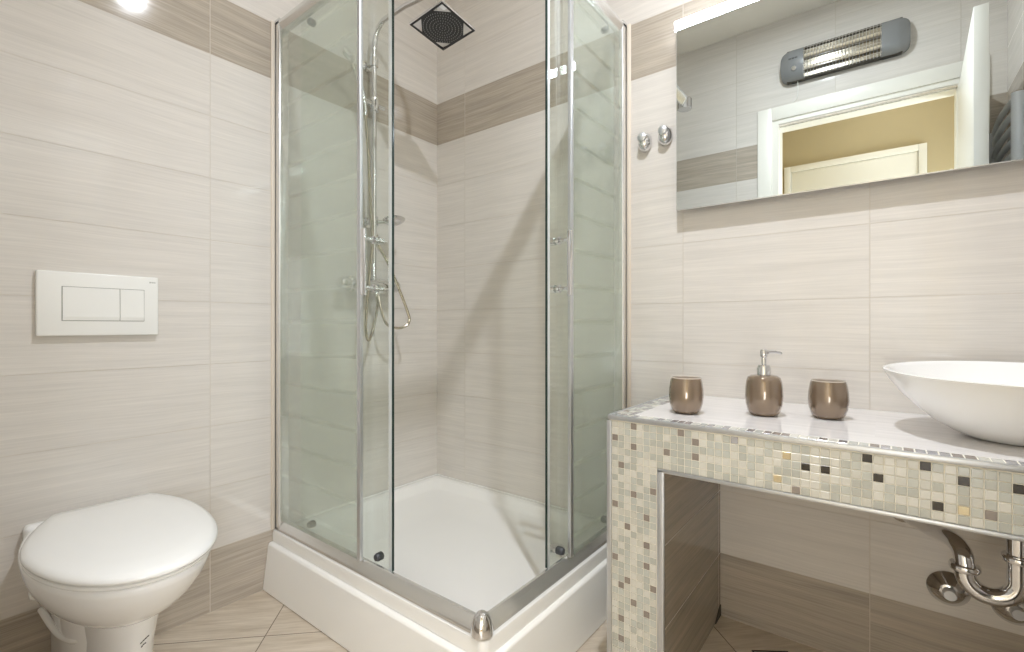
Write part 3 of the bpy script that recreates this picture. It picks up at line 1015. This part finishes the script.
# ------------------------------------------------------------------ basin siphon under the counter
sp = thing('basin_siphon', 'chrome basin siphon hanging under the mosaic counter', 'siphon', (1.89, -0.25, 0.45))
PR = 0.0175
ux, uy = 1.886, -0.25
hw_ = 0.0385
u_pts = [(BX, BY, UZ - 0.001), (BX, BY, 0.412)]
for k in range(1, 16):
    a = PI * k / 16
    u_pts.append((ux + hw_ * math.cos(a), uy, 0.412 - hw_ * 1.0 * math.sin(a)))
u_pts += [(ux - hw_, uy, 0.412)]
MB().tube(u_pts, PR, 20).build('trap_bend', M['chrome'], sp)
o_pts = smooth_path([(ux - hw_, uy, 0.412), (ux - hw_, uy, 0.430), (ux - hw_ - 0.004, uy + 0.012, 0.451), (ux - hw_ - 0.018, uy + 0.045, 0.460), (ux - hw_ - 0.045, uy + 0.11, 0.451), (ux - hw_ - 0.078, uy + 0.20, 0.441), (ux - hw_ - 0.094, -0.002, 0.438)], 8)
MB().tube(o_pts, PR * 0.97, 20).build('outlet_pipe', M['chrome'], sp)
MB().lathe([(0.0, 0.0), (0.028, 0.0), (0.026, 0.006), (0.019, 0.010), (0.0, 0.010)], (ux - hw_ - 0.094, -0.001, 0.438), '-y', 24).build('wall_rosette', M['chrome'], sp)


def nut(x, y, z, r, h, parent):
    MB().lathe([(PR, -h), (r - 0.002, -h), (r, -h + 0.003), (r, h - 0.003), (r - 0.002, h), (PR, h)], (x, y, z), 'z', 24).build('slip_nut', M['chrome'], parent)


nut(ux - hw_, uy, 0.422, 0.0255, 0.0065, sp)
nut(BX, BY, 0.462, 0.0255, 0.0065, sp)

# angle valves, conical rosettes on the wall


def valve(x, z, label):
    t = thing('water_stop_valve', label, 'valve', (x, 0, z), 'water stop valves under the basin')
    MB().lathe([(0.0, 0.0), (0.042, 0.0), (0.042, 0.003), (0.034, 0.012), (0.020, 0.025), (0.017, 0.027), (0.0, 0.027)], (x, -0.001, z), '-y', 32).build('rosette', M['chrome'], t)
    MB().lathe([(0.0, 0.026), (0.0135, 0.026), (0.0135, 0.042), (0.0115, 0.046), (0.0, 0.046)], (x, -0.001, z), '-y', 20).build('spindle', M['alu_matt'], t)
    return t


valve(1.842, 0.268, 'chrome conical stop valve on the wall left of the siphon bend')
valve(1.958, 0.264, 'chrome conical stop valve half hidden behind the siphon bend')

# ------------------------------------------------------------------ accessories on the counter
TUM = [(0.0, 0.0), (0.026, 0.0), (0.031, 0.002), (0.037, 0.011), (0.0415, 0.026), (0.0430, 0.045), (0.0420, 0.064), (0.0395, 0.080), (0.0370, 0.0905)]
TIN = [(0.0370, 0.0905), (0.0368, 0.0922), (0.0358, 0.0926), (0.0348, 0.0915), (0.0350, 0.0890), (0.0375, 0.080), (0.0400, 0.062), (0.0405, 0.045), (0.0385, 0.026), (0.030, 0.008), (0.0, 0.006)]


def open_lathe(prof, c, n=40):
    mb = MB()
    rings = [[(c[0] + max(r, 1e-5) * math.cos(2 * PI * k / n), c[1] + max(r, 1e-5) * math.sin(2 * PI * k / n), c[2] + h) for k in range(n)] for r, h in prof]
    mb.rings(rings, caps=(False, False))
    return mb


t1 = thing('tumbler', 'bronze glazed tumbler at the left end of the counter', 'tumbler', (1.308, -0.352, VZ), 'bathroom tumblers on the counter')
open_lathe(TUM, (1.308, -0.352, VZ + 0.0005)).build('cup', M['tumbler'], t1, angle=60)
open_lathe(TIN, (1.308, -0.352, VZ + 0.0005)).build('inner_glaze', M['tumbler_in'], t1, angle=60)
copy_thing(t1, (1.607, -0.212, VZ), 'bronze glazed tumbler between the soap dispenser and the basin')
SX, SY = 1.474, -0.262
so = thing('soap_dispenser', 'bronze glazed soap dispenser with chrome pump between the two tumblers', 'soap dispenser', (SX, SY, VZ))
MB().lathe([(0.0, 0.0), (0.027, 0.0), (0.032, 0.002), (0.038, 0.012), (0.0425, 0.030), (0.0435, 0.050), (0.0425, 0.070), (0.0405, 0.086), (0.0375, 0.0955), (0.030, 0.1005), (0.018, 0.103), (0.0, 0.103)], (SX, SY, VZ + 0.0005), 'z', 44).build('bottle', M['tumbler'], so, angle=60)
pm = MB().lathe([(0.0, 0.100), (0.0165, 0.100), (0.0165, 0.119), (0.0135, 0.127), (0.007, 0.129), (0.006, 0.131), (0.006, 0.146), (0.0075, 0.147), (0.0085, 0.149), (0.0085, 0.164), (0.007, 0.166), (0.0, 0.166)], (SX, SY, VZ), 'z', 24)
pump = pm.build('pump', M['chrome'], so, angle=40)
MB().tube([(SX + 0.004, SY + 0.002, VZ + 0.160), (SX + 0.022, SY + 0.010, VZ + 0.161), (SX + 0.033, SY + 0.016, VZ + 0.159), (SX + 0.037, SY + 0.018, VZ + 0.156)], [0.0045, 0.004, 0.0035, 0.003], 10).build('spout', M['chrome'], pump)

# ------------------------------------------------------------------ mirror and its light
MX0, MX1, MZ0, MZ1, MY = 1.176, 2.12, 1.302, 1.893, -0.040
mir = thing('wall_mirror', 'large frameless mirror on the back wall above the counter', 'mirror', (1.65, 0, MZ0))
MB().box((MX0 + 0.012, -0.001, MZ0 + 0.012), (MX1 - 0.012, MY + 0.006, MZ1 - 0.005)).build('backing_box', M['alu_matt'], mir, smooth=False)
MB().box((MX0, MY + 0.006, MZ0), (MX1, MY + 0.0005, MZ1)).build('edge_rim', M['alu'], mir, smooth=False)
MB().box((MX0 + 0.0015, MY + 0.0005, MZ0 + 0.0025), (MX1 - 0.0015, MY, MZ1)).build('mirror_glass', M['mirror'], mir, smooth=False)
ml = thing('mirror_light', 'white glowing light bar along the top edge of the mirror', 'light bar', (1.65, 0, MZ1 + 0.015))
MB().box((MX0 - 0.006, -0.001, MZ1 + 0.003), (MX1 + 0.006, -0.030, MZ1 + 0.034), 0.002).build('housing', M['alu'], ml)
MB().box((MX0 - 0.006, -0.031, MZ1 + 0.001), (MX1 + 0.006, -0.042, MZ1 + 0.032), 0.002).build('diffuser', M['led'], ml)
MB().box((MX0 - 0.005, -0.001, 1.845), (MX0 + 0.011, -0.020, 1.870), 0.001).build('wall_clip', M['rubber'], mir)

# ------------------------------------------------------------------ robe hooks


def hook(x, z, label):
    t = thing('robe_hook', label, 'hook', (x, 0, z), 'chrome robe hooks beside the mirror')
    mb = MB().lathe([(0.0, 0.0), (0.0235, 0.0), (0.0245, 0.002), (0.0243, 0.007), (0.0220, 0.016), (0.0175, 0.024), (0.010, 0.030), (0.0, 0.032)], (0, 0, 0), '-y', 32)
    mb.bm.transform(Matrix.Translation((x, -0.001, z - 0.002)) @ Matrix.Diagonal((1.0, 1.0, 1.38, 1.0)))
    mb.build('back_plate', M['chrome'], t)
    MB().lathe([(0.0, 0.016), (0.0125, 0.016), (0.013, 0.030), (0.0150, 0.033), (0.0150, 0.037), (0.011, 0.0400), (0.0, 0.041)], (x, -0.001, z + 0.008), '-y', 24).build('knob', M['alu_matt'], t)
    return t


hook(1.055, 1.567, 'chrome robe hook nearest the shower glass, left one of a pair')
hook(1.128, 1.573, 'chrome robe hook nearest the mirror edge, right one of a pair')

# ------------------------------------------------------------------ floor drain
FDX, FDY = 1.488, -0.136
fd = thing('floor_drain', 'small square floor drain in the tiled floor of the niche', 'floor drain', (FDX, FDY, 0))
fm = MB()
for (a, b, c_, d_) in ((-.050, -.050, .050, -.046), (-.050, .046, .050, .050), (-.050, -.046, -.046, .046), (.046, -.046, .050, .046)):
    fm.box((a, b, 0.0005), (c_, d_, 0.003))
fm.bm.transform(Matrix.Translation((FDX, FDY, 0)) @ Matrix.Rotation(math.radians(35), 4, 'Z'))
fm.build('drain_frame', M['black_print'], fd, smooth=False)
fg = MB().box((-.0455, -.0455, 0.0005), (.0455, .0455, 0.0022))
fg.bm.transform(Matrix.Translation((FDX, FDY, 0)) @ Matrix.Rotation(math.radians(35), 4, 'Z'))
grate = fg.build('grate', M['drain_steel'], fd, smooth=False)
fh = MB()
for i in range(4):
    for j in range(4):
        fh.lathe([(0.0, 0.0), (0.0065, 0.0), (0.0065, 0.0006), (0.0, 0.0006)], (-.033 + i * .022, -.033 + j * .022, 0.0022), 'z', 12)
fh.bm.transform(Matrix.Translation((FDX, FDY, 0)) @ Matrix.Rotation(math.radians(35), 4, 'Z'))
fh.build('drain_holes', M['black_print'], grate, smooth=False)

# ------------------------------------------------------------------ quartz wall heater above the door (seen in the mirror)
HX0, HX1, HZ0, HZ1 = 1.252, 1.822, 2.300, 2.478
hy = LY
heater = thing('wall_heater', 'grey infrared quartz wall heater with wire grille above the door, seen in the mirror', 'heater', ((HX0 + HX1) / 2, LY, 2.38))


def bulge_ring(x, half, depth, n=12):
    zc = (HZ0 + HZ1) / 2
    pts = [(x, hy + 0.002, zc - half)]
    for k in range(n + 1):
        a = PI * k / n
        pts.append((x, hy + 0.018 + depth * math.sin(a) ** 0.8, zc - half * math.cos(a)))
    pts.append((x, hy + 0.002, zc + half))
    return pts


hz_half = (HZ1 - HZ0) / 2
for x0, x1, s_ in ((HX0, HX0 + 0.115, 1), (HX1, HX1 - 0.115, -1)):
    rr = []
    for t, k_ in ((0.0, 0.55), (0.003, 0.68), (0.008, 0.79), (0.016, 0.88), (0.026, 0.94), (0.038, 0.98), (0.052, 1.0), (0.115, 1.0)):
        rr.append(bulge_ring(x0 + s_ * t, hz_half * k_, 0.060 * (0.55 + 0.45 * min(1, t / 0.05))))
    MB().rings(rr).build('end_cap', M['heater_grey'], heater, angle=50)
for zz in (HZ0, HZ1 - 0.012):
    MB().box((HX0 + 0.03, hy + 0.002, zz), (HX1 - 0.03, hy + 0.034, zz + 0.012), 0.003).build('side_rim', M['heater_frame'], heater)
MB().box((HX0 + 0.112, hy + 0.002, HZ0 + 0.012), (HX1 - 0.112, hy + 0.022, HZ1 - 0.012)).build('reflector', M['reflector'], heater, smooth=False)
for zz in (2.355, 2.422):
    MB().tube([(HX0 + 0.112, hy + 0.040, zz), (HX1 - 0.112, hy + 0.040, zz)], 0.009, 16).build('quartz_tube', M['quartz'], heater)
gr = MB()
zc = (HZ0 + HZ1) / 2
for k in range(24):
    x = HX0 + 0.118 + k * (HX1 - HX0 - 0.236) / 23
    gr.tube([(x, hy + 0.020 + 0.058 * math.sin(PI * j / 10) ** 0.8, zc - hz_half * 0.97 * math.cos(PI * j / 10)) for j in range(11)], 0.0016, 6)
for j in range(2, 9, 1):
    a = PI * j / 10
    y, z = hy + 0.020 + 0.0585 * math.sin(a) ** 0.8, zc - hz_half * 0.97 * math.cos(a)
    gr.tube([(HX0 + 0.112, y, z), (HX1 - 0.112, y, z)], 0.0014, 6)
gr.build('wire_grille', M['chrome'], heater)
mk = MB()
for k, w_ in enumerate((0.005, 0.004, 0.006, 0.004, 0.005, 0.004)):
    mk.box((HX0 + 0.045 + k * 0.0075, hy + 0.0772, 2.408), (HX0 + 0.045 + k * 0.0075 + w_, hy + 0.0792, 2.415))
mk.build('printed_mark', M['black_print'], heater, smooth=False)
MB().lathe([(0.0, 0.0), (0.014, 0.0), (0.012, 0.008), (0.0, 0.009)], (HX0 + 0.07, hy + 0.070, 2.355), 'y', 20).build('pull_switch', M['chrome'], heater)
MB().tube(smooth_path([(HX0 + 0.082, hy + 0.02, HZ0 + 0.004), (HX0 + 0.082, hy + 0.012, 2.26), (HX0 + 0.076, hy + 0.006, 2.215), (HX0 + 0.05, hy + 0.006, 2.192)], 6), 0.0022, 8).build('pull_cord', M['white_plastic'], heater)

# ------------------------------------------------------------------ towel radiator on the right wall (seen in the mirror)
tr = thing('towel_radiator', 'white tubular towel radiator on the right wall, seen at the mirror edge', 'radiator', (WX - 0.05, -1.25, 0.9))
for y in (-1.02, -1.50):
    MB().tube([(WX - 0.055, y, 0.70), (WX - 0.055, y, 1.79)], 0.020, 18).build('upright', M['radiator'], tr)
for k in range(18):
    z = 0.76 + k * 0.052 + (0.07 if k > 4 else 0) + (0.07 if k > 9 else 0)
    if z > 1.785:
        continue
    pts = [(WX - 0.055 + (-0.012 * math.sin(PI * j / 8)), -1.02 - 0.48 * j / 8, z) for j in range(9)]
    MB().tube(pts, 0.011, 12).build('rail', M['radiator'], tr)
for y in (-1.02, -1.50):
    MB().tube([(WX - 0.001, y, 1.6), (WX - 0.055, y, 1.6)], 0.008, 10).build('wall_mount', M['radiator'], tr)
